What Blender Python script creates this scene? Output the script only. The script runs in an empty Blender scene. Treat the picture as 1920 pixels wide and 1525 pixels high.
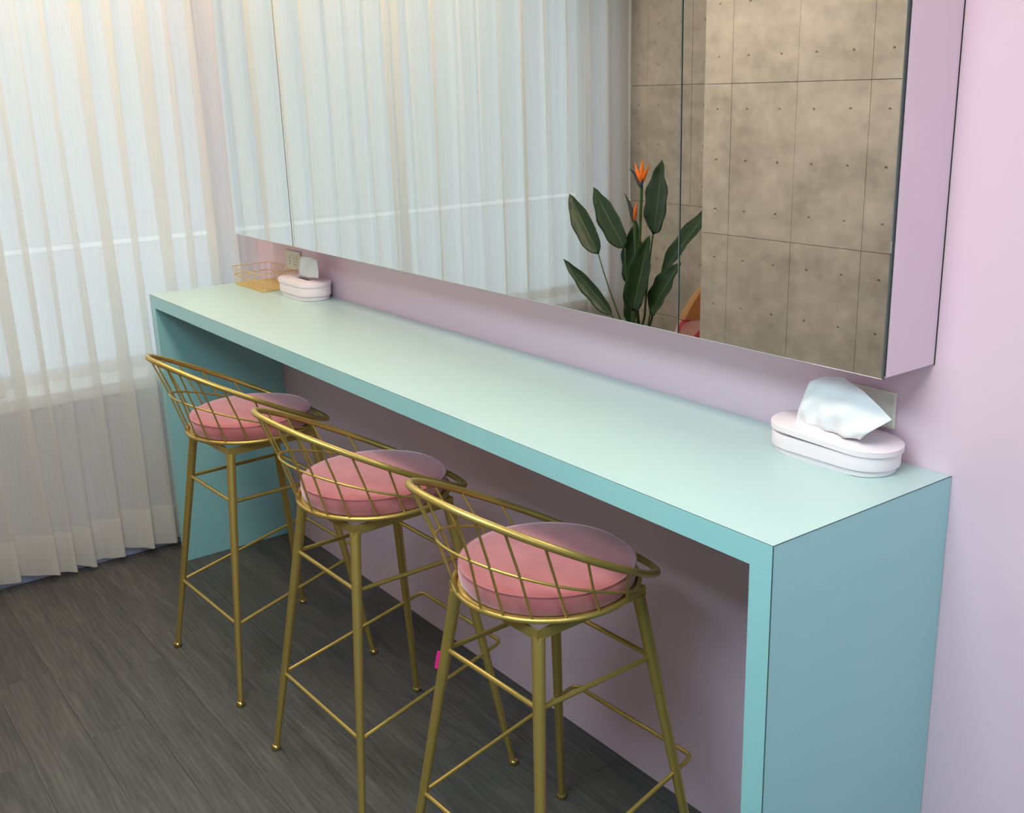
import bpy, bmesh, math, random
from mathutils import Vector, Matrix
random.seed(7)
SC = bpy.context.scene
COL = SC.collection

# ------------------------------------------------------------------ camera
cd = bpy.data.cameras.new('camera'); cam = bpy.data.objects.new('camera', cd); COL.objects.link(cam)
cd.sensor_fit = 'HORIZONTAL'; cd.sensor_width = 36.0; cd.lens = 36.0 * 2006.72 / 1920.0
cd.clip_start = 0.02
YAW, PITCH, ROLL = 0.9488, -0.2893, -0.0314
fw = Vector((-math.sin(YAW) * math.cos(PITCH), math.cos(YAW) * math.cos(PITCH), math.sin(PITCH)))
rt0 = Vector((math.cos(YAW), math.sin(YAW), 0)); up0 = rt0.cross(fw)
rt = math.cos(ROLL) * rt0 + math.sin(ROLL) * up0
up = -math.sin(ROLL) * rt0 + math.cos(ROLL) * up0
m = Matrix.Identity(4)
for i in range(3):
    m[i][0], m[i][1], m[i][2] = rt[i], up[i], -fw[i]
m.translation = (3.7345, -1.5874, 1.6509)
cam.matrix_world = m
SC.camera = cam

# ------------------------------------------------------------------ world and exposure
w = bpy.data.worlds.new('sky'); SC.world = w; w.use_nodes = True
bg = w.node_tree.nodes['Background']
bg.inputs[0].default_value = (0.86, 0.93, 1.0, 1); bg.inputs[1].default_value = 1.3
SC.view_settings.view_transform = 'Standard'; SC.view_settings.look = 'None'
SC.view_settings.exposure = 0.0; SC.view_settings.gamma = 1.0; SC.view_settings.use_curve_mapping = False
SC.cycles.use_denoising = True
SC.cycles.max_bounces = 10; SC.cycles.diffuse_bounces = 6; SC.cycles.glossy_bounces = 5
SC.cycles.transmission_bounces = 8; SC.cycles.transparent_max_bounces = 24
SC.cycles.sample_clamp_indirect = 6.0
COOL_PANEL = 18.0       # daylight-white ceiling panels in the main room, one of them added fill
WARM_PANEL = 15.0       # warm ceiling panels near the counter
SPOT_LIGHT = 290.0       # small warm downlights by the curtain

# ------------------------------------------------------------------ materials
def lin(c):
    return tuple(((v / 255) / 12.92 if v / 255 <= .04045 else ((v / 255 + .055) / 1.055) ** 2.4) for v in c) + (1,)

def new_mat(name):
    mt = bpy.data.materials.new(name); mt.use_nodes = True
    nt = mt.node_tree
    return mt, nt, nt.nodes, nt.links, nt.nodes['Principled BSDF']

def plain(name, rgb, rough=.5, metal=0., spec=.5, noise=0., nscale=8., bump=0., bscale=200., **kw):
    mt, nt, N, L, P = new_mat(name)
    P.inputs['Base Color'].default_value = lin(rgb)
    P.inputs['Roughness'].default_value = rough; P.inputs['Metallic'].default_value = metal
    P.inputs['Specular IOR Level'].default_value = spec
    for k, v in kw.items():
        P.inputs[k.replace('_', ' ')].default_value = v
    tc = N.new('ShaderNodeTexCoord')
    if noise:
        nz = N.new('ShaderNodeTexNoise'); nz.inputs['Scale'].default_value = nscale; nz.inputs['Detail'].default_value = 4
        mx = N.new('ShaderNodeMix'); mx.data_type = 'RGBA'
        c = lin(rgb)
        mx.inputs['A'].default_value = tuple(v * (1 - noise) for v in c[:3]) + (1,)
        mx.inputs['B'].default_value = tuple(min(1, v * (1 + noise)) for v in c[:3]) + (1,)
        L.new(tc.outputs['Object'], nz.inputs['Vector']); L.new(nz.outputs['Fac'], mx.inputs['Factor'])
        L.new(mx.outputs['Result'], P.inputs['Base Color'])
    if bump:
        nb = N.new('ShaderNodeTexNoise'); nb.inputs['Scale'].default_value = bscale
        bp = N.new('ShaderNodeBump'); bp.inputs['Strength'].default_value = bump; bp.inputs['Distance'].default_value = .002
        L.new(tc.outputs['Object'], nb.inputs['Vector']); L.new(nb.outputs['Fac'], bp.inputs['Height'])
        L.new(bp.outputs['Normal'], P.inputs['Normal'])
    return mt

M = {}
M['pink'] = plain('pink_paint', (231, 203, 217), .55, spec=.35, noise=.015, nscale=3, bump=.05, bscale=120)
M['white_wall'] = plain('grey_paint', (158, 156, 154), .6, noise=.02)
M['under_sill'] = plain('lilac_grey_paint', (210, 212, 228), .6, noise=.02)
M['skirting'] = plain('bluish_skirting', (156, 166, 196), .45)
M['ceiling'] = plain('ceiling_grey', (186, 184, 180), .7)
M['frame_white'] = plain('window_frame_white', (236, 238, 240), .35)
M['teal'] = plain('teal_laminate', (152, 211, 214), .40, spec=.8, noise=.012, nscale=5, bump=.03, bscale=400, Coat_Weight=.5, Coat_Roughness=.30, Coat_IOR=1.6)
M['teal_lit_top'] = plain('teal_laminate_lit', (180, 208, 204), .38, spec=.7, noise=.012, nscale=5, bump=.03, bscale=400, Coat_Weight=.5, Coat_Roughness=.30, Coat_IOR=1.6)  # teal paled to carry the overhead light on the top
M['seam'] = plain('laminate_seam_dark', (58, 84, 92), .5)
M['cabinet'] = plain('cabinet_pink_gloss', (232, 208, 222), .25, spec=.5)
M['mirror'] = plain('mirror_silver', (236, 239, 237), .0, metal=1.)
M['glass_edge'] = plain('green_glass_edge', (26, 62, 52), .12, spec=.7)
M['gold'] = plain('gold_satin_paint', (192, 166, 92), .38, metal=.7, spec=.5, noise=.03, nscale=30)
M['gold_cap'] = plain('gold_cap', (198, 172, 104), .22, metal=.95)
M['gold_wire'] = plain('gold_wire_bright', (228, 198, 136), .35, metal=.5)
M['gold_tray'] = plain('gold_tray', (226, 196, 120), .4, metal=.4)
M['box_pink'] = plain('tissue_box_plastic', (234, 222, 227), .38, spec=.45)
M['tissue'] = plain('tissue_paper', (226, 228, 230), .9, noise=.02, Subsurface_Weight=.0)
M['plate'] = plain('outlet_plate_cream', (218, 214, 198), .4)
M['slot'] = plain('outlet_slot_dark', (66, 62, 58), .6)
M['hot_pink'] = plain('hot_pink_tag', (236, 40, 140), .5)
M['rubber'] = plain('black_rubber', (24, 24, 24), .7)
M['pot'] = plain('charcoal_pot', (62, 62, 64), .6, noise=.06, bump=.1)
M['soil'] = plain('soil', (54, 40, 30), .95, noise=.3, nscale=60)
M['stem'] = plain('leaf_stalk', (62, 92, 48), .5, noise=.15, nscale=20)
M['beak'] = plain('flower_bract', (44, 50, 52), .5, noise=.2, nscale=30)
M['blue'] = plain('flower_blue', (52, 72, 108), .5)
M['orange'] = plain('flower_orange', (240, 122, 30), .5, noise=.12, nscale=25)
M['tan'] = plain('tan_leather', (214, 158, 104), .5, noise=.04, nscale=12, bump=.06, bscale=150)
M['cloth_white'] = plain('white_cotton', (232, 230, 226), .9, noise=.03)
M['black'] = plain('black_gap', (20, 22, 22), .6)
M['chrome'] = plain('grey_swivel', (120, 116, 104), .3, metal=.9)

# velvet
mt, nt, N, L, P = new_mat('pink_velvet'); M['velvet'] = mt
tc = N.new('ShaderNodeTexCoord')
nz = N.new('ShaderNodeTexNoise'); nz.inputs['Scale'].default_value = 7; nz.inputs['Detail'].default_value = 5; nz.inputs['Roughness'].default_value = .6
rp = N.new('ShaderNodeValToRGB'); rp.color_ramp.elements[0].position = .3; rp.color_ramp.elements[1].position = .72
rp.color_ramp.elements[0].color = lin((150, 76, 82)); rp.color_ramp.elements[1].color = lin((190, 112, 112))
L.new(tc.outputs['Object'], nz.inputs['Vector']); L.new(nz.outputs['Fac'], rp.inputs['Fac']); L.new(rp.outputs['Color'], P.inputs['Base Color'])
P.inputs['Roughness'].default_value = .75; P.inputs['Specular IOR Level'].default_value = .25
P.inputs['Sheen Weight'].default_value = 1.; P.inputs['Sheen Roughness'].default_value = .5
P.inputs['Sheen Tint'].default_value = lin((255, 222, 236))
nb = N.new('ShaderNodeTexNoise'); nb.inputs['Scale'].default_value = 26; nb.inputs['Detail'].default_value = 6
bp = N.new('ShaderNodeBump'); bp.inputs['Strength'].default_value = .25; bp.inputs['Distance'].default_value = .004
L.new(tc.outputs['Object'], nb.inputs['Vector']); L.new(nb.outputs['Fac'], bp.inputs['Height']); L.new(bp.outputs['Normal'], P.inputs['Normal'])

# dark grey wood planks
mt, nt, N, L, P = new_mat('charcoal_wood'); M['wood'] = mt
tc = N.new('ShaderNodeTexCoord'); oi = N.new('ShaderNodeObjectInfo')
cx = N.new('ShaderNodeCombineXYZ'); ml = N.new('ShaderNodeMath'); ml.operation = 'MULTIPLY'; ml.inputs[1].default_value = 37.
L.new(oi.outputs['Random'], ml.inputs[0])
for k in 'XYZ': L.new(ml.outputs[0], cx.inputs[k])
ad = N.new('ShaderNodeVectorMath'); ad.operation = 'ADD'; L.new(tc.outputs['Object'], ad.inputs[0]); L.new(cx.outputs[0], ad.inputs[1])
mp = N.new('ShaderNodeMapping'); mp.inputs['Scale'].default_value = (1.6, 16, 16); L.new(ad.outputs[0], mp.inputs['Vector'])
g1 = N.new('ShaderNodeTexNoise'); g1.inputs['Scale'].default_value = 1.6; g1.inputs['Detail'].default_value = 8; g1.inputs['Roughness'].default_value = .62; g1.inputs['Distortion'].default_value = .8
L.new(mp.outputs[0], g1.inputs['Vector'])
mp2 = N.new('ShaderNodeMapping'); mp2.inputs['Scale'].default_value = (5, 130, 130); L.new(ad.outputs[0], mp2.inputs['Vector'])
g2 = N.new('ShaderNodeTexNoise'); g2.inputs['Scale'].default_value = 2.0; g2.inputs['Detail'].default_value = 3; L.new(mp2.outputs[0], g2.inputs['Vector'])
mp3 = N.new('ShaderNodeMapping'); mp3.inputs['Scale'].default_value = (1.1, 6, 6); L.new(ad.outputs[0], mp3.inputs['Vector'])
wv = N.new('ShaderNodeTexWave'); wv.wave_type = 'BANDS'; wv.bands_direction = 'Y'; wv.inputs['Scale'].default_value = 3.2; wv.inputs['Distortion'].default_value = 9.; wv.inputs['Detail'].default_value = 3; wv.inputs['Detail Scale'].default_value = 1.2
L.new(mp3.outputs[0], wv.inputs['Vector'])
a1 = N.new('ShaderNodeMath'); a1.operation = 'MULTIPLY_ADD'; a1.inputs[1].default_value = .35; L.new(g2.outputs['Fac'], a1.inputs[0])
a2 = N.new('ShaderNodeMath'); a2.operation = 'MULTIPLY'; a2.inputs[1].default_value = .62; L.new(g1.outputs['Fac'], a2.inputs[0]); L.new(a2.outputs[0], a1.inputs[2])
a3 = N.new('ShaderNodeMath'); a3.operation = 'MULTIPLY_ADD'; a3.inputs[1].default_value = .10; L.new(wv.outputs['Fac'], a3.inputs[0]); L.new(a1.outputs[0], a3.inputs[2])
a4 = N.new('ShaderNodeMath'); a4.operation = 'MULTIPLY_ADD'; a4.inputs[1].default_value = .04; L.new(oi.outputs['Random'], a4.inputs[0]); L.new(a3.outputs[0], a4.inputs[2])
rp = N.new('ShaderNodeValToRGB'); e = rp.color_ramp.elements
e[0].position = .34; e[0].color = lin((58, 58, 58)); e[1].position = .84; e[1].color = lin((106, 104, 99))
e2 = e.new(.56); e2.color = lin((80, 79, 76))
L.new(a4.outputs[0], rp.inputs['Fac']); L.new(rp.outputs['Color'], P.inputs['Base Color'])
P.inputs['Roughness'].default_value = .5; P.inputs['Specular IOR Level'].default_value = .4
bp = N.new('ShaderNodeBump'); bp.inputs['Strength'].default_value = .12; bp.inputs['Distance'].default_value = .001
L.new(g2.outputs['Fac'], bp.inputs['Height']); L.new(bp.outputs['Normal'], P.inputs['Normal'])

# concrete
mt, nt, N, L, P = new_mat('board_concrete'); M['concrete'] = mt
tc = N.new('ShaderNodeTexCoord')
geo = N.new('ShaderNodeNewGeometry')
n1 = N.new('ShaderNodeTexNoise'); n1.inputs['Scale'].default_value = 3.2; n1.inputs['Detail'].default_value = 7; n1.inputs['Roughness'].default_value = .65
mpc = N.new('ShaderNodeMapping'); mpc.inputs['Scale'].default_value = (1, 1, 1.7)
L.new(geo.outputs['Position'], mpc.inputs['Vector']); L.new(mpc.outputs[0], n1.inputs['Vector'])
n2 = N.new('ShaderNodeTexNoise'); n2.inputs['Scale'].default_value = 22; n2.inputs['Detail'].default_value = 5; L.new(geo.outputs['Position'], n2.inputs['Vector'])
am = N.new('ShaderNodeMath'); am.operation = 'MULTIPLY_ADD'; am.inputs[1].default_value = .4; L.new(n2.outputs['Fac'], am.inputs[0]); L.new(n1.outputs['Fac'], am.inputs[2])
rp = N.new('ShaderNodeValToRGB'); e = rp.color_ramp.elements
e[0].position = .45; e[0].color = lin((158, 151, 142)); e[1].position = .95; e[1].color = lin((206, 198, 187))
L.new(am.outputs[0], rp.inputs['Fac']); L.new(rp.outputs['Color'], P.inputs['Base Color'])
P.inputs['Roughness'].default_value = .8; P.inputs['Specular IOR Level'].default_value = .25
bp = N.new('ShaderNodeBump'); bp.inputs['Strength'].default_value = .2; bp.inputs['Distance'].default_value = .003
L.new(n2.outputs['Fac'], bp.inputs['Height']); L.new(bp.outputs['Normal'], P.inputs['Normal'])
M['joint'] = plain('concrete_joint', (138, 128, 112), .9)

# sheer curtain: partly see-through, partly translucent woven cloth
def sheer(name, see, col):
    mt = bpy.data.materials.new(name); mt.use_nodes = True
    nt = mt.node_tree; N = nt.nodes; L = nt.links
    N.clear()
    out = N.new('ShaderNodeOutputMaterial')
    tr = N.new('ShaderNodeBsdfTransparent'); tl = N.new('ShaderNodeBsdfTranslucent'); df = N.new('ShaderNodeBsdfDiffuse')
    tl.inputs['Color'].default_value = lin(col); df.inputs['Color'].default_value = lin(col)
    m1 = N.new('ShaderNodeMixShader'); m1.inputs[0].default_value = .5; L.new(df.outputs[0], m1.inputs[1]); L.new(tl.outputs[0], m1.inputs[2])
    m2 = N.new('ShaderNodeMixShader'); L.new(m1.outputs[0], m2.inputs[1]); L.new(tr.outputs[0], m2.inputs[2])
    tc = N.new('ShaderNodeTexCoord'); mp = N.new('ShaderNodeMapping'); mp.inputs['Scale'].default_value = (260, 260, 6)
    nz = N.new('ShaderNodeTexNoise'); nz.inputs['Scale'].default_value = 1.; L.new(tc.outputs['Object'], mp.inputs[0]); L.new(mp.outputs[0], nz.inputs['Vector'])
    mr = N.new('ShaderNodeMapRange'); mr.inputs['To Min'].default_value = see - .07; mr.inputs['To Max'].default_value = see + .07
    L.new(nz.outputs['Fac'], mr.inputs['Value']); L.new(mr.outputs[0], m2.inputs[0])
    L.new(m2.outputs[0], out.inputs[0])
    return mt
M['sheer'] = sheer('sheer_voile', .38, (244, 242, 236))
M['sheer_hem'] = sheer('sheer_hem', .30, (246, 243, 236))

# frosted window film: thin translucent sheet that passes the sky's light
mt = bpy.data.materials.new('frosted_pane'); mt.use_nodes = True; M['frost'] = mt
nt = mt.node_tree; N = nt.nodes; L = nt.links; N.clear()
out = N.new('ShaderNodeOutputMaterial'); tl = N.new('ShaderNodeBsdfTranslucent'); gl = N.new('ShaderNodeBsdfGlossy'); mx = N.new('ShaderNodeMixShader')
tl.inputs['Color'].default_value = (.82, .86, .87, 1); gl.inputs['Roughness'].default_value = .15
mx.inputs[0].default_value = .05; L.new(tl.outputs[0], mx.inputs[1]); L.new(gl.outputs[0], mx.inputs[2]); L.new(mx.outputs[0], out.inputs[0])

mt = bpy.data.materials.new('clear_glass_strip'); mt.use_nodes = True; M['clear'] = mt
nt = mt.node_tree; N = nt.nodes; L = nt.links; N.clear()
out = N.new('ShaderNodeOutputMaterial'); tl = N.new('ShaderNodeBsdfTransparent'); gl = N.new('ShaderNodeBsdfGlossy'); mx = N.new('ShaderNodeMixShader')
tl.inputs['Color'].default_value = (.96, .98, .98, 1); gl.inputs['Roughness'].default_value = .02
mx.inputs[0].default_value = .05; L.new(tl.outputs[0], mx.inputs[1]); L.new(gl.outputs[0], mx.inputs[2]); L.new(mx.outputs[0], out.inputs[0])

def emitter(name, col, strength):
    mt = bpy.data.materials.new(name); mt.use_nodes = True
    nt = mt.node_tree; N = nt.nodes; L = nt.links; N.clear()
    out = N.new('ShaderNodeOutputMaterial'); em = N.new('ShaderNodeEmission')
    em.inputs[0].default_value = col; em.inputs[1].default_value = strength; L.new(em.outputs[0], out.inputs[0])
    return mt
M['cool_light'] = emitter('cool_panel_glow', (.68, .90, 1.0, 1), COOL_PANEL)
M['warm_light'] = emitter('warm_panel_glow', (1.0, .84, .68, 1), WARM_PANEL)
M['spot_light'] = emitter('spot_glow', (1.0, .80, .54, 1), SPOT_LIGHT)

# leaf with pale midrib (runs along local X, blade across local Y)
mt, nt, N, L, P = new_mat('banana_leaf'); M['leaf'] = mt
tc = N.new('ShaderNodeTexCoord'); sp = N.new('ShaderNodeSeparateXYZ'); L.new(tc.outputs['UV'], sp.inputs[0])
ab = N.new('ShaderNodeMath'); ab.operation = 'SUBTRACT'; ab.inputs[1].default_value = .5; L.new(sp.outputs['Y'], ab.inputs[0])
a2 = N.new('ShaderNodeMath'); a2.operation = 'ABSOLUTE'; L.new(ab.outputs[0], a2.inputs[0])
lt = N.new('ShaderNodeMath'); lt.operation = 'LESS_THAN'; lt.inputs[1].default_value = .022; L.new(a2.outputs[0], lt.inputs[0])
wv = N.new('ShaderNodeTexWave'); wv.inputs['Scale'].default_value = 14; wv.inputs['Distortion'].default_value = 1.5; wv.bands_direction = 'X'; L.new(tc.outputs['UV'], wv.inputs['Vector'])
mx = N.new('ShaderNodeMix'); mx.data_type = 'RGBA'; mx.inputs['A'].default_value = lin((24, 46, 22)); mx.inputs['B'].default_value = lin((40, 70, 34)); L.new(wv.outputs['Fac'], mx.inputs['Factor'])  # greens darkened to hold the backlit shade
mx2 = N.new('ShaderNodeMix'); mx2.data_type = 'RGBA'; mx2.inputs['B'].default_value = lin((84, 104, 62)); L.new(lt.outputs[0], mx2.inputs['Factor']); L.new(mx.outputs['Result'], mx2.inputs['A'])
L.new(mx2.outputs['Result'], P.inputs['Base Color']); P.inputs['Roughness'].default_value = .4

# striped pink throw
mt, nt, N, L, P = new_mat('pink_striped_cloth'); M['stripe'] = mt
tc = N.new('ShaderNodeTexCoord')
wv = N.new('ShaderNodeTexWave'); wv.bands_direction = 'X'; wv.inputs['Scale'].default_value = 7.5; wv.inputs['Distortion'].default_value = 3.; wv.inputs['Detail'].default_value = 1
L.new(tc.outputs['Object'], wv.inputs['Vector'])
rp = N.new('ShaderNodeValToRGB'); e = rp.color_ramp.elements
e[0].position = .25; e[0].color = lin((226, 92, 112)); e[1].position = .6; e[1].color = lin((246, 206, 202))
L.new(wv.outputs['Fac'], rp.inputs['Fac']); L.new(rp.outputs['Color'], P.inputs['Base Color']); P.inputs['Roughness'].default_value = .9

# ------------------------------------------------------------------ mesh helpers
def mesh_obj(name, bm, mat, parent=None, smooth=False, loc=None):
    bmesh.ops.recalc_face_normals(bm, faces=bm.faces[:])
    me = bpy.data.meshes.new(name); bm.to_mesh(me); bm.free()
    if smooth:
        for p in me.polygons: p.use_smooth = True
        try: me.set_sharp_from_angle(angle=math.radians(40))
        except Exception: pass
    return link(name, me, mat, parent, loc)

def link(name, me, mat, parent=None, loc=None):
    o = bpy.data.objects.new(name, me); COL.objects.link(o)
    if mat is not None and not me.materials:
        for x in (mat if isinstance(mat, (list, tuple)) else [mat]):
            me.materials.append(M[x] if isinstance(x, str) else x)
    if parent: o.parent = parent
    if loc: o.location = loc
    return o

def box(x0, x1, y0, y1, z0, z1, bev=0., bm=None, seg=2):
    bm = bm or bmesh.new()
    v = [bm.verts.new(p) for p in ((x0, y0, z0), (x1, y0, z0), (x1, y1, z0), (x0, y1, z0), (x0, y0, z1), (x1, y0, z1), (x1, y1, z1), (x0, y1, z1))]
    fs = [bm.faces.new([v[i] for i in f]) for f in ((3, 2, 1, 0), (4, 5, 6, 7), (0, 1, 5, 4), (1, 2, 6, 5), (2, 3, 7, 6), (3, 0, 4, 7))]
    if bev:
        es = list({e for f in fs for e in f.edges})
        bmesh.ops.bevel(bm, geom=es, offset=bev, segments=seg, affect='EDGES', profile=.5)
    return bm

def tube(pts, rad, n=10, closed=False, bm=None, caps=True):
    bm = bm or bmesh.new()
    pts = [Vector(p) for p in pts]; k = len(pts)
    rads = rad if isinstance(rad, (list, tuple)) else [rad] * k
    rings = []; prev = None
    for i, p in enumerate(pts):
        if closed: t = pts[(i + 1) % k] - pts[i - 1]
        else: t = pts[min(i + 1, k - 1)] - pts[max(i - 1, 0)]
        t.normalize()
        if prev is None:
            a = Vector((0, 0, 1)) if abs(t.z) < .9 else Vector((1, 0, 0))
            nrm = (a - t * a.dot(t)).normalized()
        else:
            nrm = (prev - t * prev.dot(t)).normalized()
        prev = nrm; b = t.cross(nrm)
        rings.append([bm.verts.new(p + rads[i] * (math.cos(2 * math.pi * j / n) * nrm + math.sin(2 * math.pi * j / n) * b)) for j in range(n)])
    rng = range(k if closed else k - 1)
    for i in rng:
        A, B = rings[i], rings[(i + 1) % k]
        off = 0
        if closed and i == k - 1:
            off = min(range(n), key=lambda o: (A[0].co - B[o].co).length)
        for j in range(n):
            bm.faces.new((A[j], A[(j + 1) % n], B[(j + 1 + off) % n], B[(j + off) % n]))
    if not closed and caps:
        bm.faces.new(rings[0]); bm.faces.new(rings[-1])
    return bm

def lathe(prof, n=32, bm=None, center=(0, 0)):
    bm = bm or bmesh.new(); rings = []
    for r, z in prof:
        if r < 1e-6: rings.append([bm.verts.new((center[0], center[1], z))])
        else: rings.append([bm.verts.new((center[0] + r * math.cos(2 * math.pi * j / n), center[1] + r * math.sin(2 * math.pi * j / n), z)) for j in range(n)])
    for A, B in zip(rings, rings[1:]):
        for j in range(n):
            q = [A[j % len(A)], A[(j + 1) % len(A)], B[(j + 1) % len(B)], B[j % len(B)]]
            u = []
            for x in q:
                if x not in u: u.append(x)
            if len(u) > 2: bm.faces.new(u)
    return bm

def prism(loop, z0, z1, bm=None, bev=0.):
    bm = bm or bmesh.new()
    A = [bm.verts.new((x, y, z0)) for x, y in loop]; B = [bm.verts.new((x, y, z1)) for x, y in loop]
    k = len(loop); fs = [bm.faces.new(A), bm.faces.new(B)]
    for i in range(k): bm.faces.new((A[i], A[(i + 1) % k], B[(i + 1) % k], B[i]))
    if bev:
        es = list(fs[0].edges) + list(fs[1].edges)
        bmesh.ops.bevel(bm, geom=es, offset=bev, segments=2, affect='EDGES', profile=.5)
    return bm

def struct(o): o['kind'] = 'structure'; return o
def tag(o, label, cat, group=None):
    o['label'] = label; o['category'] = cat
    if group: o['group'] = group
    return o
def empty(name, loc=(0, 0, 0), rz=0):
    o = bpy.data.objects.new(name, None); COL.objects.link(o); o.location = loc; o.rotation_euler = (0, 0, rz); o.empty_display_size = .1
    return o

# ------------------------------------------------------------------ room
XL, XR = -.165, 5.6
YF, YA = -3.6, -2.23          # far end of the room, back of the alcove
PX0, PX1, PY = .908, 1.82, -1.62   # concrete pillar
ZC = 2.5

# floor: charcoal planks laid along x
floor = struct(mesh_obj('floor', box(XL - .2, XR, YF, .0, -.06, -.012), 'black'))
PW, PLN, GAP = .152, 1.22, .00025
pl_me = None
row = 0; y = 0.0
while y > YF + .01:
    x = XL - random.random() * PLN * .8
    while x < XR - .02:
        a = max(x, XL); b = min(x + PLN, XR)
        y0 = max(y - PW, YF)
        bm = box(-(b - a) / 2 + GAP, (b - a) / 2 - GAP, -(y - y0) / 2 + GAP, (y - y0) / 2 - GAP, -.012, 0, bev=.0004, seg=1)
        if b - a > .05:
            mesh_obj('plank', bm, 'wood', floor, loc=((a + b) / 2, (y + y0) / 2, 0))
        else: bm.free()
        x += PLN
    y -= PW

struct(mesh_obj('wall_back', box(XL - .25, XR, 0, .12, -.06, ZC), 'pink'))
struct(mesh_obj('wall_right', box(XR, XR + .12, YF, -2.9, -.06, ZC, bm=box(XR, XR + .12, -.6, 0.12, -.06, ZC, bm=box(XR, XR + .12, -2.9, -.6, -.06, .8, bm=box(XR, XR + .12, -2.9, -.6, 2.2, ZC)))), 'white_wall'))
struct(mesh_obj('wall_front', box(PX1, XR, YF - .12, YF, -.06, ZC), 'white_wall'))
struct(mesh_obj('ceiling', box(XL - .25, XR + .12, YF - .12, .12, ZC, ZC + .1), 'ceiling'))
# window wall with its opening
WY0, WY1, WZ0, WZ1 = -2.10, -.05, .63, 2.22
bm = box(XL - .25, XL, YA, .0, -.06, WZ0)
box(XL - .25, XL, YA, 0, WZ1, ZC, bm=bm); box(XL - .25, XL, YA, WY0, WZ0, WZ1, bm=bm); box(XL - .25, XL, WY1, 0, WZ0, WZ1, bm=bm)
struct(mesh_obj('wall_left', bm, 'under_sill'))
struct(mesh_obj('baseboard_left', box(XL, XL + .012, YA, -.002, 0, .075, bev=.002), 'skirting'))

def window(name, axis_x, y0, y1, z0, z1, inward, npanes, transom):
    """window in a wall of constant x; frame members, sill and frosted panes"""
    root = empty(name, (axis_x, (y0 + y1) / 2, z0)); struct(root)
    oy, oz = (y0 + y1) / 2, z0
    def part(nm, a, b, c, d, e, f, mt, bev=.003):
        return mesh_obj(nm, box(a, b, c - oy, d - oy, e - oz, f - oz, bev=bev), mt, root)
    part('window_sill', -.20 if inward > 0 else -.02, .02 if inward > 0 else .14, y0, y1, z0, z0 + .045, 'frame_white')
    fx0, fx1 = (-.195, -.160) if inward > 0 else (.065, .115)
    zb = z0 + .045
    part('frame_rail', fx0, fx1, y0, y1, zb, zb + .034, 'frame_white'); part('frame_rail', fx0, fx1, y0, y1, z1 - .034, z1, 'frame_white')
    n = npanes
    for i in range(n + 1):
        yy = y0 + (y1 - y0 - .034) * i / n
        part('frame_stile', fx0, fx1, yy, yy + .034, zb + .034, z1 - .034, 'frame_white')
    for i in range(n):
        a = y0 + (y1 - y0 - .034) * i / n + .034; b = y0 + (y1 - y0 - .034) * (i + 1) / n
        zt = transom
        xm = (fx0 + fx1) / 2
        part('clear_strip', xm - .0018, xm + .0018, a, b, zt, zt + .018, 'clear', bev=0)     # bare glass between two pieces of frosted film
        for q0, q1 in ((zb + .034, zt), (zt + .018, z1 - .034)):
            part('pane', xm - .002, xm + .002, a, b, q0, q1, 'frost', bev=0)
    return root
window('window_1', XL, WY0, WY1, WZ0, WZ1, 1, 2, 1.14)
window('fill_window', XR, -2.9, -.6, .8, 2.2, -1, 4, 1.35)  # unseen window, added for cool fill from the right

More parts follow.
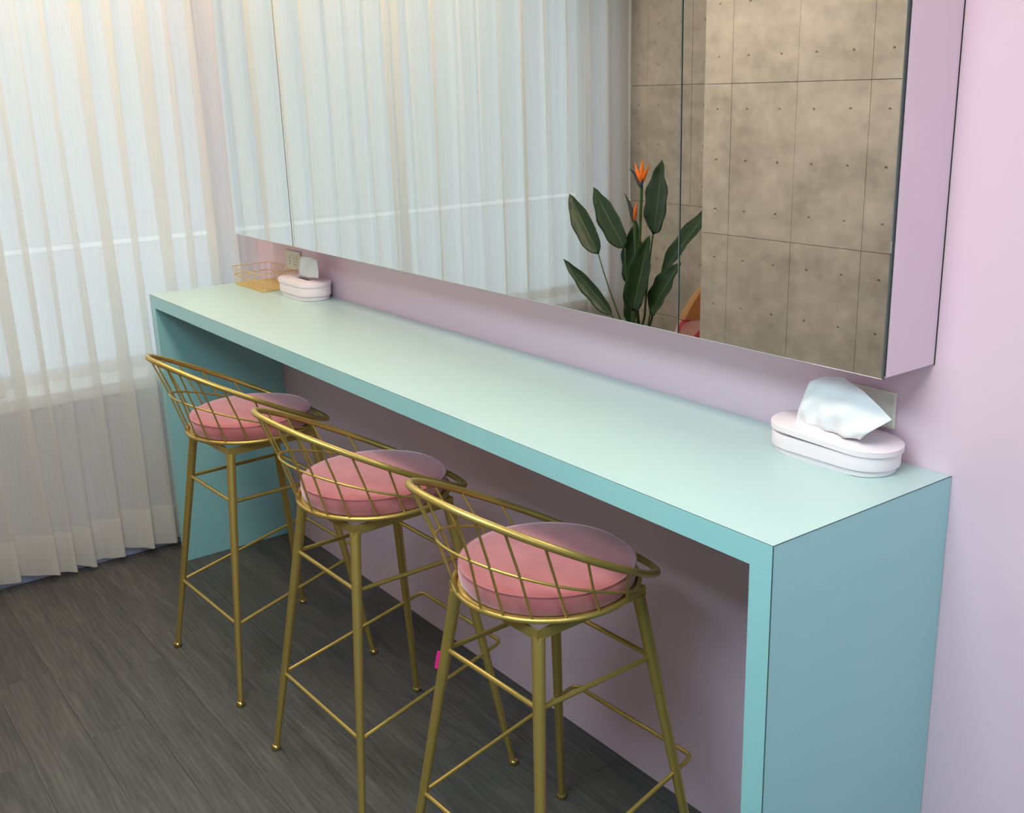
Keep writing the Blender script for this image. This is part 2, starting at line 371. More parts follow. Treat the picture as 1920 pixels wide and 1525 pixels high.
# concrete walls, cast in panels with tie holes
HX, HZ = .14325, .1757
def concrete_wall(name, x0, x1, yface, xj, zj, thick):
    root = struct(mesh_obj(name, box(x0, x1, yface - thick, yface - .012, -.06, ZC), 'joint'))
    cache = {}
    def edges(lo, hi, j, step):
        e = [lo]; k = math.ceil((lo - j) / step + 1e-6)
        while j + k * step < hi - 1e-6:
            e.append(j + k * step); k += 1
        e.append(hi); return e
    ex = edges(x0, x1, xj, 2 * HX); ez = edges(0, ZC, zj, 3 * HZ)
    for a, b in zip(ex, ex[1:]):
        for c, d in zip(ez, ez[1:]):
            g = .0009
            cxs = [a + g] + [v for v in edges(a, b, xj, HX)[1:-1]] + [b - g]
            czs = [c + g] + [v for v in edges(c, d, zj, HZ)[1:-1]] + [d - g]
            full = lambda lo, hi, st: hi - lo > st * .75
            key = (tuple(round(v - a, 3) for v in cxs), tuple(round(v - c, 3) for v in czs))
            if key not in cache:
                bm = bmesh.new(); vd = {}
                def V(x, y, z):
                    k = (round(x, 4), round(y, 4), round(z, 4))
                    if k not in vd: vd[k] = bm.verts.new((x - a, y, z - c))
                    return vd[k]
                for p0, p1 in zip(cxs, cxs[1:]):
                    for q0, q1 in zip(czs, czs[1:]):
                        if full(p0, p1, HX) and full(q0, q1, HZ):
                            mx, mz = (p0 + p1) / 2, (q0 + q1) / 2
                            outer = [(p0, q0), (mx, q0), (p1, q0), (p1, mz), (p1, q1), (mx, q1), (p0, q1), (p0, mz)]
                            inner = [(mx + .0062 * math.cos(math.radians(225 + 45 * i)), mz + .0062 * math.sin(math.radians(225 + 45 * i))) for i in range(8)]
                            O = [V(x, 0, z) for x, z in outer]; I = [V(x, 0, z) for x, z in inner]; ctr = V(mx, -.008, mz)
                            for i in range(8):
                                bm.faces.new((O[i], O[(i + 1) % 8], I[(i + 1) % 8], I[i])); bm.faces.new((I[i], I[(i + 1) % 8], ctr))
                        else:
                            mx, mz = (p0 + p1) / 2, (q0 + q1) / 2
                            bm.faces.new([V(x, 0, z) for x, z in ((p0, q0), (mx, q0), (p1, q0), (p1, mz), (p1, q1), (mx, q1), (p0, q1), (p0, mz))])
                r = bmesh.ops.extrude_edge_only(bm, edges=[e for e in bm.edges if e.is_boundary])
                for v in r['geom']:
                    if isinstance(v, bmesh.types.BMVert): v.co.y -= .013
                bmesh.ops.recalc_face_normals(bm, faces=bm.faces[:])
                # make sure the front faces the room
                f = max(bm.faces, key=lambda f: f.calc_area())
                if f.normal.y < 0: bmesh.ops.reverse_faces(bm, faces=bm.faces[:])
                me = bpy.data.meshes.new('panel'); bm.to_mesh(me); bm.free(); cache[key] = me
            link('panel', cache[key], 'concrete', root, (a, yface + random.uniform(-.0008, .0008), c))
    return root
concrete_wall('wall_pillar', PX0, PX1, PY, 1.0385, 1.6425, 1.98)
concrete_wall('wall_alcove', XL, PX0, YA, -.045, 1.6425, .15)

# ------------------------------------------------------------------ ceiling lamps
def panel_light(x, y, sx, sy, glow, label):
    t = empty('ceiling_panel_light', (x, y, ZC))
    bm = box(-sx / 2 - .02, sx / 2 + .02, -sy / 2 - .02, -sy / 2, -.03, 0)
    box(-sx / 2 - .02, sx / 2 + .02, sy / 2, sy / 2 + .02, -.03, 0, bm=bm); box(-sx / 2 - .02, -sx / 2, -sy / 2, sy / 2, -.03, 0, bm=bm); box(sx / 2, sx / 2 + .02, -sy / 2, sy / 2, -.03, 0, bm=bm)
    mesh_obj('frame', bm, 'frame_white', t)
    mesh_obj('diffuser', box(-sx / 2, sx / 2, -sy / 2, sy / 2, -.022, -.012), glow, t)
    tag(t, label, 'ceiling light', 'ceiling panel lights')
panel_light(2.95, -1.95, 1.2, .8, 'cool_light', 'square white ceiling panel light between the pillar and the far wall')
panel_light(1.2, -.95, 1.2, .3, 'warm_light', 'long white ceiling panel light in front of the concrete pillar')
panel_light(3.0, -1.0, 1.2, .3, 'warm_light', 'long white ceiling panel light above the near end of the counter')
panel_light(4.6, -1.0, .6, .6, 'cool_light', 'square white ceiling panel added out of view for cool fill from the right')  # added lamp, lends cool light to the counter's right side
def downlight(x, y, label):
    t = empty('downlight', (x, y, ZC))
    mesh_obj('trim_ring', lathe([(.045, -.001), (.045, -.02), (.062, -.012), (.064, -.001)], 24), 'frame_white', t, True)
    mesh_obj('bulb', lathe([(0, -.016), (.03, -.015), (.04, -.006), (.04, -.002)], 20), 'spot_light', t, True)
    tag(t, label, 'downlight', 'warm downlights along the curtain')
downlight(.12, -.30, 'small warm downlight in the corner above the gold basket')
downlight(.12, -.80, 'small warm downlight above the middle of the curtain')
downlight(.14, -1.30, 'small warm downlight nearest the alcove')

# ------------------------------------------------------------------ sheer curtain
CZ0, CZ1 = .030, 2.3
def curtain_plan():
    """plan curve of the hanging cloth from the pink wall to the alcove: leaning folds, some of them overlapping flaps"""
    rnd = random.Random(23)
    folds = []; y = -.012
    marks = [(-.09, .15), (-.17, .6), (-.26, .7), (-.34, .4), (-.45, 1.), (-.55, .5), (-.655, 1.), (-.74, .5), (-.82, .35), (-.90, .6), (-1.01, 1.)]
    for f, k in marks:
        lam = y - f; folds.append((y, lam, .013 + .015 * k, (.10 + .30 * k) * lam)); y = f
    while y > -2.19 + .02:
        k = rnd.choice([1., .8, .3, .45, .6]); lam = rnd.uniform(.075, .10) + .045 * k
        if y - lam < -2.19 + .07: lam = y + 2.19
        folds.append((y, lam, .013 + .014 * k, (.10 + .30 * k) * lam)); y -= lam
    K = 24; pts = []; n = len(folds)
    for i, (a, lam, A, C) in enumerate(folds):
        nx = folds[min(i + 1, n - 1)]
        for k in range(K + (1 if i == n - 1 else 0)):
            u = k / K; ph = 2 * math.pi * u
            Ai = A + (nx[2] - A) * u; Ci = C + (nx[3] - C) * u
            xx = Ai * math.cos(ph) + .22 * Ai * math.sin(2 * ph + i * 1.7) * math.sin(math.pi * u) ** 2 + .1 * Ai * math.sin(5 * ph) * math.sin(math.pi * u)
            pts.append((xx, a - lam * u + Ci * (math.cos(ph) - 1) * .5 + Ci * .5 * math.cos(ph), i + u))
    return pts
plan = curtain_plan()
def curtain_point(i, z):
    xx, yy, s = plan[i]
    t = (z - CZ0) / (CZ1 - CZ0)
    sc = 1.05 - .35 * t
    sway = .010 * math.sin(s * 2.1 + 2.6 * t) * (1 - t) + .004 * math.sin(s * 5.3 + 7 * t)
    return Vector((-.104 + xx * sc + .003 * math.sin(s * 3.7 + 5 * t), yy + sway * .9, z))
def hem_z(i):
    s = plan[i][2]
    return CZ0 + .009 * math.sin(s * 1.3) - .005 * math.cos(s * 6.283 + .6) + .005 * math.sin(s * 3.1)
def cloth(zs_fun, nz, off=0.):
    bm = bmesh.new(); G = []
    for i in range(len(plan)):
        col = []
        for k in range(nz + 1):
            z = zs_fun(i, k / nz); p = curtain_point(i, z)
            if off: p.x += off
            col.append(bm.verts.new(p))
        G.append(col)
    for i in range(len(plan) - 1):
        for k in range(nz): bm.faces.new((G[i][k], G[i + 1][k], G[i + 1][k + 1], G[i][k + 1]))
    return bm
cur = empty('sheer_curtain', (0, 0, 0))
mesh_obj('cloth', cloth(lambda i, t: hem_z(i) + (CZ1 - hem_z(i)) * t, 26), 'sheer', cur, True)
mesh_obj('hem', cloth(lambda i, t: hem_z(i) + .155 * t, 5, .0015), 'sheer_hem', cur, True)
mesh_obj('header_tape', cloth(lambda i, t: CZ1 - .07 + .07 * t, 2, .0015), 'sheer_hem', cur, True)
tag(cur, 'long sheer off-white curtain hanging in folds across the window', 'curtain')
trk = tag(mesh_obj('curtain_track', box(-.125, -.075, -2.22, -.02, CZ1 + .002, CZ1 + .03, bev=.004, bm=None), 'frame_white'), 'white curtain track above the sheer curtain', 'curtain track')
for yy in (-.3, -1.2, -2.0):
    mesh_obj('bracket', box(XL + .001, -.08, yy - .012, yy + .012, CZ1 + .026, CZ1 + .04), 'frame_white', trk)

# white bundle on the sill, seen through the curtain
def lump(sx, sy, sz, seed, mat_name):
    bm = bmesh.new(); bmesh.ops.create_icosphere(bm, subdivisions=4, radius=1)
    from mathutils import noise as nz
    for v in bm.verts:
        d = 1 + .22 * nz.noise(v.co * 1.6 + Vector((seed, 0, 0))) + .08 * nz.noise(v.co * 4 + Vector((0, seed, 0)))
        p = v.co * d
        top = max(0, p.z)
        sh = 1 - .45 * top
        v.co = Vector((p.x * sx * sh, p.y * sy * sh, max(p.z, -.55) * sz + .55 * sz))
    return bm
b = mesh_obj('cloth_bundle', lump(.06, .085, .105, 3.1, 0), 'cloth_white', smooth=True, loc=(-.228, -1.0, WZ0 + .0455))
tag(b, 'white cloth bundle on the window sill behind the sheer curtain', 'cloth')

# ------------------------------------------------------------------ counter
CL, CDp, CT, CH = 2.7888, .4495, .0441, 1.0
ct = empty('bar_counter', (0, 0, 0))
mesh_obj('counter_top', box(0, CL, -CDp, -.001, CH - CT, CH - .0010, bev=.0004, seg=1), 'teal', ct)
mesh_obj('lit_top_sheet', box(.0003, CL, -CDp, -.001, CH - .0009, CH), 'teal_lit_top', ct)  # thin sheet in the paler tone that holds the top's light
for nm, a, b in (('side_panel', 0, CT), ('side_panel', CL - CT, CL)):
    mesh_obj(nm, box(a, b, -CDp + .0002, -.001, 0.0005, CH - CT - .0004, bev=.0005, seg=1), 'teal', ct)
mesh_obj('side_laminate', box(CL, CL + .0006, -CDp + .0003, -.001, .0008, CH - .0004), 'teal', ct)
s = .0007
sm = 'seam'
def strip(a, b, c, d, e, f): return mesh_obj('laminate_seam', box(a, b, c, d, e, f), sm, ct)
strip(CL - s, CL + .0008, -CDp, -.001, CH - s, CH + .0002)
strip(0, CL, -CDp - .0002, -CDp + s * .6, CH - s * .7, CH + .0001)
strip(CL - s, CL + .0009, -CDp - .0003, -CDp + s, .001, CH)
strip(0, .0005, -CDp - .0002, -CDp + s, .001, CH)
tag(ct, 'long teal laminate bar counter with slab sides against the pink wall', 'counter')

# ------------------------------------------------------------------ mirror cabinets
ZM, DM, ZT = 1.1849, .1426, 2.1
def mirror_unit(x0, x1, label, yoff=0.):
    t = empty('mirror_cabinet', ((x0 + x1) / 2, 0, ZM)); cx = (x0 + x1) / 2
    h = ZT - ZM
    mesh_obj('cabinet_body', box(x0 - cx + .0012, x1 - cx - .0012, -DM + .0105, -.0015, .001, h, bev=.0006, seg=1), 'cabinet', t)
    mesh_obj('wall_gap_shade', box(x0 - cx + .0018, x1 - cx - .0004, -.0026, -.0002, .0002, h), 'black', t)  # dark strip painted in for the shaded gap at the wall
    # glass door: silvered front with a ground bevel, green edges
    a, b, g = x0 - cx + .0012, x1 - cx - .0012, .0014
    bm = bmesh.new()
    y0, y1 = -DM + yoff, -DM + .006 + yoff
    F = [bm.verts.new(p) for p in ((a + g, y0, g), (b - g, y0, g), (b - g, y0, h - g), (a + g, y0, h - g))]
    Bv = [bm.verts.new(p) for p in ((a, y0 + .0012, 0), (b, y0 + .0012, 0), (b, y0 + .0012, h), (a, y0 + .0012, h))]
    K = [bm.verts.new(p) for p in ((a, y1, 0), (b, y1, 0), (b, y1, h), (a, y1, h))]
    bm.faces.new(F); 
    for i in range(4):
        f = bm.faces.new((F[i], Bv[i], Bv[(i + 1) % 4], F[(i + 1) % 4]))
        f = bm.faces.new((Bv[i], K[i], K[(i + 1) % 4], Bv[(i + 1) % 4])); f.material_index = 1
    f = bm.faces.new(K[::-1]); f.material_index = 1
    mesh_obj('mirror_door', bm, ['mirror', 'glass_edge'], t)
    mesh_obj('door_gap_shade', box(a + .004, b - .002, -DM + .0062 + max(yoff, 0), -DM + .0104, .004, h - .004), 'black', t)  # black filler for the shade in the gap behind the door
    return tag(t, label, 'mirror cabinet', 'mirror cabinets on the pink wall')
mirror_unit(.0665, .5455, 'narrow mirror-fronted wall cabinet nearest the curtain')
mirror_unit(.5465, 2.2787, 'wide middle mirror-fronted wall cabinet reflecting the curtain and the plant')
mirror_unit(2.2798, 2.7406, 'narrow mirror-fronted wall cabinet reflecting the concrete pillar, with a bare pink side', -.0012)

# ------------------------------------------------------------------ outlets
def outlet(x0, x1, z0, z1, label, sock):
    cx, cz = (x0 + x1) / 2, (z0 + z1) / 2
    t = empty('wall_outlet', (cx, 0, cz)); W, H = (x1 - x0) / 2, (z1 - z0) / 2
    mesh_obj('cover_plate', box(-W, W, -.009, -.0005, -H, H, bev=.003), 'plate', t)
    mesh_obj('socket_insert', box(-W * .62, W * (.62 if sock else -.2), -.0105, -.0085, -H * .55, H * .55, bev=.0008), 'plate', t)
    for sx in ((-W * .32, W * .32) if sock else (-W * .5,)):
        for k, dz in enumerate((.009, -.003)):
            mesh_obj('slot', box(sx - .004, sx + .004, -.0109, -.0095, dz - .0012, dz + .0012), 'slot', t)
        bm = bmesh.new(); bmesh.ops.create_cone(bm, segments=10, radius1=.0026, radius2=.0026, depth=.0014, cap_ends=True, matrix=Matrix.Translation((sx, -.0103, -.012)) @ Matrix.Rotation(math.pi / 2, 4, 'X'))
        mesh_obj('ground_hole', bm, 'slot', t)
    tag(t, label, 'outlet', 'wall outlets under the mirrors')
outlet(.176, .296, 1.058, 1.126, 'cream double wall outlet behind the gold wire basket', True)
outlet(2.557, 2.676, 1.056, 1.123, 'cream wall outlet half hidden behind the large white tissue', False)

# ------------------------------------------------------------------ tissue boxes
def stadium(Lh, Wh, n=14):
    r = Wh; a = Lh - r; pts = []
    for i in range(n + 1): t = -math.pi / 2 + math.pi * i / n; pts.append((a + r * math.cos(t), r * math.sin(t)))
    for i in range(n + 1): t = math.pi / 2 + math.pi * i / n; pts.append((-a + r * math.cos(t), r * math.sin(t)))
    return pts
def sheet(grid_fn, nu, nv, thick=.0006):
    bm = bmesh.new(); G = [[bm.verts.new(grid_fn(i / nu, j / nv)) for j in range(nv + 1)] for i in range(nu + 1)]
    for i in range(nu):
        for j in range(nv): bm.faces.new((G[i][j], G[i + 1][j], G[i + 1][j + 1], G[i][j + 1]))
    return bm
def tissue_box(x, y, Lh, Wh, ht, ajar, label):
    t = empty('tissue_box', (x, y, CH)); k = ht / .052
    mesh_obj('base', prism(stadium(Lh - .010, Wh - .008), .0004, .013 * k, bev=.002), 'box_pink', t, True)
    mesh_obj('body', prism(stadium(Lh - .003, Wh - .003), .013 * k, .0395 * k, bev=.0012), 'box_pink', t, True)
    # lid: a ring with a slot cut through the top
    bm = bmesh.new(); n = 14
    z0, z1 = .040 * k, .052 * k
    O = stadium(Lh, Wh, n); I = stadium(Lh * .42, .010, n)
    mk = lambda pts, z: [bm.verts.new((px, py, z)) for px, py in pts]
    o0, o1, o2 = mk(O, z0), mk(O, z1 - .002), mk(stadium(Lh - .0025, Wh - .0025, n), z1)
    i1, i0 = mk(I, z1), mk(I, z1 - .004)
    q = len(O)
    for A, B in ((o0, o1), (o1, o2), (o2, i1), (i1, i0)):
        for j in range(q): bm.faces.new((A[j], A[(j + 1) % q], B[(j + 1) % q], B[j]))
    bm.faces.new(o0[::-1])
    lid = mesh_obj('lid', bm, 'box_pink', t, True)
    if ajar:
        lid.rotation_euler = (0, ajar, 0); lid.location = (0, 0, Lh * math.sin(abs(ajar)) * .95)
    return tag(t, label, 'tissue box', 'pink tissue boxes on the counter')
tissue_box(2.604, -.0745, .128, .060, .050, .030, 'pale pink oval tissue box with lid slightly ajar at the near end of the counter')
tissue_box(.438, -.064, .128, .058, .060, 0, 'pale pink oval tissue box beside the gold basket at the far end')

def lerp(a, b, t): return a + (b - a) * t
def bil(P, u, v):
    a = Vector(P[0]).lerp(Vector(P[1]), u); b = Vector(P[2]).lerp(Vector(P[3]), u); return a.lerp(b, v)
# near tissue: rises out of the slot as a ridge and hangs over toward the near end
def piece(P, u):
    for (a, p), (b, q) in zip(P, P[1:]):
        if u <= b + 1e-9: return Vector(p).lerp(Vector(q), (u - a) / (b - a))
TOP = [(0, (2.540, -.070, 1.128)), (.2, (2.568, -.066, 1.143)), (.42, (2.606, -.064, 1.148)), (.62, (2.652, -.070, 1.135)), (.82, (2.694, -.080, 1.118)), (1, (2.727, -.090, 1.104))]
BOT = [(0, (2.525, -.082, 1.052)), (.3, (2.565, -.088, 1.053)), (.55, (2.605, -.094, 1.055)), (.8, (2.648, -.104, 1.056)), (1, (2.682, -.110, 1.062))]
def near_sheet(u, v):
    t, b = piece(TOP, u), piece(BOT, u)
    if v < .5:       # hidden back layer, from the slot up to the ridge
        k = v / .5; sl = Vector((2.535 + .085 * u, -.072, 1.050)); p = sl.lerp(t, k); p.y += .016 * math.sin(math.pi * k)
    else:
        k = (v - .5) / .5; p = t.lerp(b, k); p.y -= .016 * math.sin(math.pi * k) * (.6 + .4 * math.sin(3 * u))
        p.y += .0045 * math.sin(15 * u + 5 * k) * math.sin(math.pi * k) + .003 * math.sin(23 * u - 7 * k) * k
    return p
o = mesh_obj('tissue', sheet(near_sheet, 40, 28), 'tissue', smooth=True); sol = o.modifiers.new('thickness', 'SOLIDIFY'); sol.thickness = .0005
tag(o, 'large crumpled white tissue pulled up from the near tissue box', 'tissue')
def far_sheet(u, v):
    base = Vector((.400 + .150 * u, -.064, 1.0615)); top = Vector((.435 + .135 * u, -.070 + .006 * math.sin(4 * u), 1.134 + .003 * math.sin(6 * u)))
    p = base.lerp(top, v)
    p.y += .012 * math.sin(math.pi * u) * v + .003 * math.sin(10 * u)
    p.x += .010 * math.sin(math.pi * v) * (u - .5)
    p.z += .012 * u * (1 - v)
    return p
o = mesh_obj('tissue', sheet(far_sheet, 14, 10), 'tissue', smooth=True); sol = o.modifiers.new('thickness', 'SOLIDIFY'); sol.thickness = .0005
tag(o, 'small upright white tissue sticking out of the far tissue box', 'tissue')

# ------------------------------------------------------------------ gold wire basket
bk = empty('wire_basket', (.146, -.078, CH)); bx, by, bh = .122, .068, .064
def rrect(hx, hy, r, z, n=5):
    pts = []
    for cx, cy, a0 in ((hx - r, hy - r, 0), (-hx + r, hy - r, 90), (-hx + r, -hy + r, 180), (hx - r, -hy + r, 270)):
        for i in range(n + 1):
            a = math.radians(a0 + 90 * i / n); pts.append((cx + r * math.cos(a), cy + r * math.sin(a), z))
    return pts
mesh_obj('tray', prism([(p[0], p[1]) for p in rrect(bx, by, .010, 0)], .0004, .005, bev=.001), 'gold_tray', bk)
for z, fl in ((.036, .003), (bh, .007)):
    mesh_obj('rim_wire', tube(rrect(bx + fl, by + fl, .012, z), .0015, 6, closed=True), 'gold_wire', bk, True)
def bwire(x, y):
    fx = (x / bx) * .007 if abs(abs(x) - bx) < 1e-6 else 0; fy = (y / by) * .007 if abs(abs(y) - by) < 1e-6 else 0
    mesh_obj('upright_wire', tube([(x, y, .003), (x + fx, y + fy, bh)], .0010, 5), 'gold_wire', bk)
for i in range(11):
    for sy in (-1, 1): bwire(-bx + .012 + (2 * bx - .024) * i / 10, sy * by)
for i in range(6):
    for sx in (-1, 1): bwire(sx * bx, -by + .012 + (2 * by - .024) * i / 5)
tag(bk, 'small gold wire basket with a solid tray beside the curtain', 'basket')

# ------------------------------------------------------------------ bar stools
FX, FY, TX, TY, ZL = .2268, .2198, .127, .1255, .7055
def legp(sx, sy, z):
    k = z / ZL
    return Vector((sx * (FX * (1 - k) + TX * k), sy * (FY * (1 - k) + TY * k), z))
def hoop_pt(t, a=.2144, b=.2433, yc=-.02, z0=.8369, s=-.5206, n=1.95):
    c, q = math.cos(t), math.sin(t)
    x = a * math.copysign(abs(c) ** (2 / n), c); y = b * math.copysign(abs(q) ** (2 / n), q) + yc
    return Vector((x, y, z0 + s * y))
def mid_pt(t):
    x = .1866 * math.cos(t); y = .2041 * math.sin(t) - .0124
    return Vector((x, y, .7782 - .3585 * y))
def by_angle(fn, ang):
    best = min((2 * math.pi * i / 720 for i in range(720)), key=lambda t: abs((math.atan2(fn(t).y, fn(t).x) - ang + math.pi) % (2 * math.pi) - math.pi))
    return fn(best)
RING_R, RING_Z = .1795, .741
def make_stool():
    r = empty('bar_stool')
    # cushion
    prof = [(0, .7365), (.155, .7365), (.166, .739), (.1715, .747), (.1732, .758), (.1728, .770), (.1705, .7785), (.165, .7828), (.150, .7855), (.11, .7885), (.06, .7900), (0, .7905)]
    bm = lathe(prof, 56, center=(0, .003))
    c = mesh_obj('seat', bm, 'velvet', r, True)
    mesh_obj('seat_piping', tube([(.1710 * math.cos(2 * math.pi * i / 56), .003 + .1710 * math.sin(2 * math.pi * i / 56), .7785) for i in range(56)], .0020, 6, closed=True), 'velvet', c, True)
    mesh_obj('seat_pan', lathe([(0, .730), (.172, .730), (.176, .7335), (.172, .7368), (0, .7368)], 40), 'gold', r, True)
    mesh_obj('seat_ring', tube([(RING_R * math.cos(2 * math.pi * i / 64), RING_R * math.sin(2 * math.pi * i / 64), RING_Z - .004) for i in range(64)], .0056, 10, closed=True), 'gold', r, True)
    for a in range(4):
        q = math.pi / 2 * a
        mesh_obj('ring_strut', tube([(.165 * math.cos(q), .165 * math.sin(q), .734), (RING_R * math.cos(q), RING_R * math.sin(q), RING_Z - .006)], .003, 6), 'gold', r)
    mesh_obj('backrest_hoop', tube([hoop_pt(2 * math.pi * i / 96) for i in range(96)], .0072, 12, closed=True), 'gold', r, True)
    t0, t1 = math.radians(34), math.radians(-214)
    mesh_obj('backrest_wire', tube([mid_pt(t0 + (t1 - t0) * i / 60) for i in range(61)], .0028, 8), 'gold', r, True)
    for dt, db in ((22, 13), (32, 29), (45, 46.5), (61.5, 66.5), (80, 87), (103, 110)):
        for sg in (-1, 1):
            p0 = hoop_pt(math.radians(-90 + sg * dt)); an = math.radians(-90 + sg * db)
            p2 = Vector((RING_R * math.cos(an), RING_R * math.sin(an), RING_Z - .002))
            # touch the middle wire on the way down
            mids = [mid_pt(t0 + (t1 - t0) * i / 200) for i in range(201)]
            bd = 9; pm = None
            for q in mids:
                for k in range(8, 37):
                    dd = (q - p0.lerp(p2, k / 40)).length_squared
                    if dd < bd: bd = dd; pm = q
            chain = [p0, pm, p2] if bd < .03 ** 2 and dt < 95 else [p0, p2]
            mesh_obj('spindle', tube(chain, .0026, 7), 'gold', r, True)
    SEAT_TURN = math.radians(-4.3)      # the seat is swivelled slightly against the legs
    for ch in r.children: ch.rotation_euler = (0, 0, SEAT_TURN)
    # under-seat frame
    hx, hy, th = TX + .010, TY + .010, .004
    bm = box(-hx, hx, -hy, -hy + th, .7035, .7245); box(-hx, hx, hy - th, hy, .7035, .7245, bm=bm); box(-hx, -hx + th, -hy + th, hy - th, .7035, .7245, bm=bm); box(hx - th, hx, -hy + th, hy - th, .7035, .7245, bm=bm)
    box(-hx + th, hx - th, -.02, .02, .7145, .7225, bm=bm); box(-.02, .02, -hy + th, -.02, .7145, .7225, bm=bm); box(-.02, .02, .02, hy - th, .7145, .7225, bm=bm)
    mesh_obj('seat_frame', bm, 'gold', r)
    mesh_obj('swivel', lathe([(0, .7225), (.075, .7225), (.08, .7245), (.08, .7285), (.075, .7302), (0, .7302)], 28), 'chrome', r, True)
    for sx in (-1, 1):
        for sy in (-1, 1):
            a, b = legp(sx, sy, .706), legp(sx, sy, .010)
            lg = mesh_obj('leg', tube([a.lerp(b, k / 8) for k in range(9)], [.0128 - .0046 * (k / 8) for k in range(9)], 14), 'gold', r, True)
            f = legp(sx, sy, 0)
            mesh_obj('foot_cap', lathe([(0, 0), (.0095, 0), (.0122, .003), (.0128, .008), (.0112, .0125), (.0082, .015), (0, .0155)], 18, center=(f.x, f.y)), 'gold_cap', lg, True)
    c4 = [(-1, -1), (1, -1), (1, 1), (-1, 1)]
    for i in range(4):
        a, b = legp(*c4[i], .573), legp(*c4[(i + 1) % 4], .573)
        mesh_obj('stretcher', tube([a, b], .0052, 9), 'gold', r, True)
    a, b = legp(-1, -1, .2307), legp(1, -1, .2307)
    mesh_obj('stretcher', tube([a, b], .0048, 9), 'gold', r, True)
    # footrest: one bent rod, rising through the counter-side legs
    path = []
    A, B = legp(-1, -1, .2307), legp(-1, 1, .3149); d = (B - A).normalized(); E = B + d * .052
    A2, B2 = legp(1, -1, .2307), legp(1, 1, .3149); d2 = (B2 - A2).normalized(); E2 = B2 + d2 * .052
    path = [A, B]
    for k in range(6):
        t = k / 5; p = (E - d * .018) * (1 - t) ** 2 + E * 2 * t * (1 - t) + (E + Vector((.018, 0, 0))) * t * t; path.append(p)
    for k in range(6):
        t = k / 5; p = (E2 - Vector((.018, 0, 0))) * (1 - t) ** 2 + E2 * 2 * t * (1 - t) + (E2 - d2 * .018) * t * t; path.append(p)
    path += [B2, A2]
    mesh_obj('footrest', tube(path, .0048, 9), 'gold', r, True)
    return r
def copy_tree(o, parent=None):
    c = o.copy(); COL.objects.link(c); c.parent = parent
    for ch in o.children: copy_tree(ch, c)
    return c
st = make_stool()
spots = [(2.2233, -.4353, .037, 'gold bar stool with pink velvet seat nearest the camera, hot pink tag on its leg'),
         (1.5854, -.4614, .0248, 'gold bar stool with pink velvet seat, middle of the three'),
         (.8699, -.4697, .0469, 'gold bar stool with pink velvet seat nearest the curtain')]
stools = [st, copy_tree(st), copy_tree(st)]
for o, (x, y, rz, lb) in zip(stools, spots):
    o.location = (x, y, 0); o.rotation_euler = (0, 0, rz); tag(o, lb, 'bar stool', 'gold bar stools at the counter')
p = legp(-1, -1, .545)
def tag_pt(u, v):
    z = .566 - .040 * v + .004 * u; q = legp(-1, -1, z)
    d = .008 + .010 * u + .001 * math.sin(3 * v)
    return (q.x - .6 * d, q.y - .8 * d, z)
bm = sheet(tag_pt, 3, 8)
tg = mesh_obj('paper_tag', bm, 'hot_pink', stools[0]); sol = tg.modifiers.new('thickness', 'SOLIDIFY'); sol.thickness = .0012
tg['label'] = 'hot pink tag'

# ------------------------------------------------------------------ bird-of-paradise plant in the alcove (seen in the mirror)
PB = Vector((.34, -1.66, 0))
pl = empty('potted_plant', PB)
mesh_obj('pot', lathe([(0, .001), (.105, .001), (.112, .01), (.13, .34), (.137, .345), (.137, .36), (.124, .36), (.12, .33), (0, .33)], 36), 'pot', pl, True)
mesh_obj('soil', lathe([(.1195, .328), (.08, .338), (0, .342)], 24), 'soil', pl, True)
def leaf(tip, base, width, droop=.0, curl=.25, face=0., root=None, sr=.005):
    tip, base = Vector(tip) - PB, Vector(base) - PB
    ax = tip - base; Ln = ax.length; d = ax.normalized()
    nrm = Vector((math.sin(face), math.cos(face), .25)); nrm = (nrm - d * nrm.dot(d)).normalized(); sd = d.cross(nrm)
    bm = bmesh.new(); uvl = bm.loops.layers.uv.new('UVMap'); nu, nv = 16, 8; G = []
    for i in range(nu + 1):
        u = i / nu
        w = width * .5 * (math.sin(math.pi * min(1, u ** .78)) ** .72) * (1 - .12 * u) if 0 < u < 1 else .0008
        c = base + d * Ln * u - nrm * droop * u * u + nrm * droop * .3 * math.sin(math.pi * u)
        rw = []
        for j in range(nv + 1):
            s = (j / nv - .5) * 2
            rip = .004 * math.sin(21 * u + 3 * s) * abs(s)
            rw.append((bm.verts.new(c + sd * w * s * (1 + .05 * math.sin(13 * u)) + nrm * (curl * w * s * s + rip)), (u, j / nv)))
        G.append(rw)
    for i in range(nu):
        for j in range(nv):
            q = (G[i][j], G[i + 1][j], G[i + 1][j + 1], G[i][j + 1])
            f = bm.faces.new([x[0] for x in q])
            for lp, x in zip(f.loops, q): lp[uvl].uv = x[1]
    o = mesh_obj('leaf', bm, 'leaf', pl, True)
    sl = o.modifiers.new('thickness', 'SOLIDIFY'); sl.thickness = .0012
    r0 = Vector(root) - PB
    ctrl = base.lerp(r0, .5) + Vector((0, .01, 0)); pts = []
    foot = Vector((r0.x * .35, r0.y * .35, .335))
    for k in range(9):
        t = k / 8; pts.append(base * (1 - t) ** 2 + ctrl * 2 * t * (1 - t) + r0 * t * t)
    for k in range(1, 6):
        t = k / 5; pts.append(r0.lerp(foot, t))
    mesh_obj('leaf_stalk', tube(pts, [sr * (.75 + .5 * k / (len(pts) - 1)) for k in range(len(pts))], 7), 'stem', o, True)
leaf((.045, -1.68, 1.204), (.245, -1.68, .957), .098, .01, .4, .5, (.364, -1.70, .686), .0035)
leaf((.157, -1.72, 1.232), (.37, -1.72, .991), .115, .01, .2, .1, (.391, -1.73, .695), .0042)
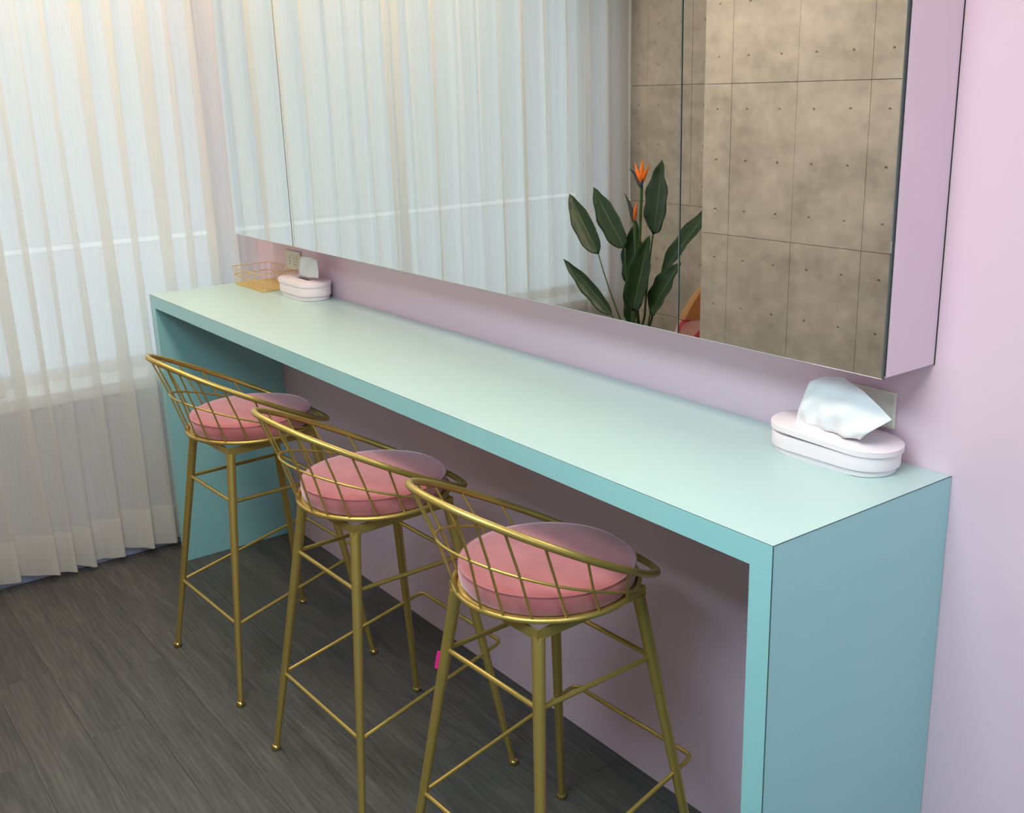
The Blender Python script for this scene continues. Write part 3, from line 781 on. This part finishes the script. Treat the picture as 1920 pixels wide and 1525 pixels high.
leaf((.513, -1.80, 1.354), (.454, -1.80, 1.049), .165, -.01, .15, -.1, (.416, -1.79, .693), .0048)
leaf((.815, -1.80, 1.225), (.524, -1.78, .887), .10, .02, .3, -.3, (.471, -1.78, .693), .0048)
leaf((.708, -1.70, .971), (.547, -1.70, .739), .13, .01, .3, -.2, (.50, -1.73, .62), .005)
leaf((.558, -1.68, 1.065), (.464, -1.68, .741), .125, .0, .35, .2, (.45, -1.72, .62), .008)
leaf((.395, -1.76, 1.102), (.40, -1.76, .80), .15, .0, .35, .0, (.42, -1.76, .62), .008)
leaf((.43, -1.70, .93), (.435, -1.70, .66), .07, .0, .5, .1, (.44, -1.74, .55), .010)
leaf((.047, -1.66, .916), (.352, -1.66, .71), .075, -.02, .4, .2, (.40, -1.71, .62), .0042)
def flower(stem, beak_tip, petals, label_blue):
    s = [Vector(p) - PB for p in stem]
    f = mesh_obj('flower_stalk', tube([Vector((.0, .02, .335))] + s, [.006] + [.005] * (len(s) - 1) + [.0065], 8), 'stem', pl, True)
    hd = s[-1]; bt = Vector(beak_tip) - PB
    mesh_obj('bract', tube([hd.lerp(bt, k / 6) + Vector((0, 0, .012 * math.sin(math.pi * k / 6))) for k in range(7)], [.0075, .010, .009, .007, .005, .003, .0008], 8), 'beak', f, True)
    for (b0, b1, wd) in petals:
        b0, b1 = Vector(b0) - PB, Vector(b1) - PB
        mesh_obj('petal', tube([b0.lerp(b1, k / 6) + Vector((0, .004 * math.sin(math.pi * k / 6), 0)) for k in range(7)], [wd * v for v in (.4, .8, 1, .95, .7, .4, .06)], 7), 'orange', f, True)
    if label_blue:
        a, b = (Vector(q) - PB for q in label_blue)
        mesh_obj('blue_petal', tube([a, a.lerp(b, .5), b], [.002, .005, .0008], 6), 'blue', f, True)
flower([(.415, -1.74, .708), (.435, -1.74, .95), (.448, -1.74, 1.244)], (.372, -1.74, 1.318),
       [((.448, -1.74, 1.262), (.412, -1.735, 1.345), .008), ((.450, -1.74, 1.262), (.440, -1.75, 1.352), .008), ((.450, -1.74, 1.262), (.462, -1.735, 1.356), .009), ((.452, -1.74, 1.262), (.490, -1.745, 1.340), .008)],
       ((.452, -1.735, 1.245), (.470, -1.725, 1.285)))
flower([(.44, -1.73, .80), (.436, -1.72, .967), (.427, -1.72, 1.104)], (.366, -1.72, 1.219),
       [((.427, -1.72, 1.11), (.451, -1.715, 1.192), .008), ((.43, -1.72, 1.11), (.440, -1.725, 1.185), .007)], None)
tag(pl, 'bird-of-paradise plant with orange flowers in a pot in the concrete alcove', 'potted plant')

# ------------------------------------------------------------------ two-tone tub chair behind the plant, cut off by the pillar edge in the mirror
chc = Vector((.642, -1.982, 0)); ch = empty('tub_chair', chc)
def shell(r0, r1, z0fun, zfun, u0, u1, n):
    bm = bmesh.new(); rows = []
    for i in range(n + 1):
        u = u0 + (u1 - u0) * i / n
        a = math.pi * (1 + u); zt = zfun(u); z0 = z0fun(u)
        c, s_ = math.cos(a), math.sin(a); e = min(.012, (zt - z0) * .4)
        rows.append([bm.verts.new((r * c, r * s_ * .95, z)) for r, z in ((r0, z0), (r1, z0), (r1, zt - e), (r1 - .008, zt), (r0 + .008, zt), (r0, zt - e))])
    for A, B in zip(rows, rows[1:]):
        for j in range(6): bm.faces.new((A[j], A[(j + 1) % 6], B[(j + 1) % 6], B[j]))
    bm.faces.new(rows[0]); bm.faces.new(rows[-1][::-1])
    return bm
top_z = lambda u: .60 + .32 * math.sin(math.pi * u) ** .8
mesh_obj('lower_shell', shell(.20, .243, lambda u: .22, lambda u: min(top_z(u), .65), 0, 1, 40), 'stripe', ch, True)
u_lo = next(i / 400 for i in range(400) if top_z(i / 400) > .656)
mesh_obj('upper_shell', shell(.199, .244, lambda u: .651, top_z, u_lo, 1 - u_lo, 40), 'tan', ch, True)
mesh_obj('seat', lathe([(0, .24), (.176, .24), (.192, .26), (.192, .40), (.176, .43), (0, .44)], 32), 'stripe', ch, True)
for sx, sy in ((-1, -1), (1, -1), (1, 1), (-1, 1)):
    mesh_obj('leg', tube([(sx * .12, sy * .12, .245), (sx * .14, sy * .14, 0)], [.014, .009], 10), 'gold', ch, True)
tag(ch, 'rounded chair, tan above and pink striped below, behind the plant beside the concrete pillar', 'chair')
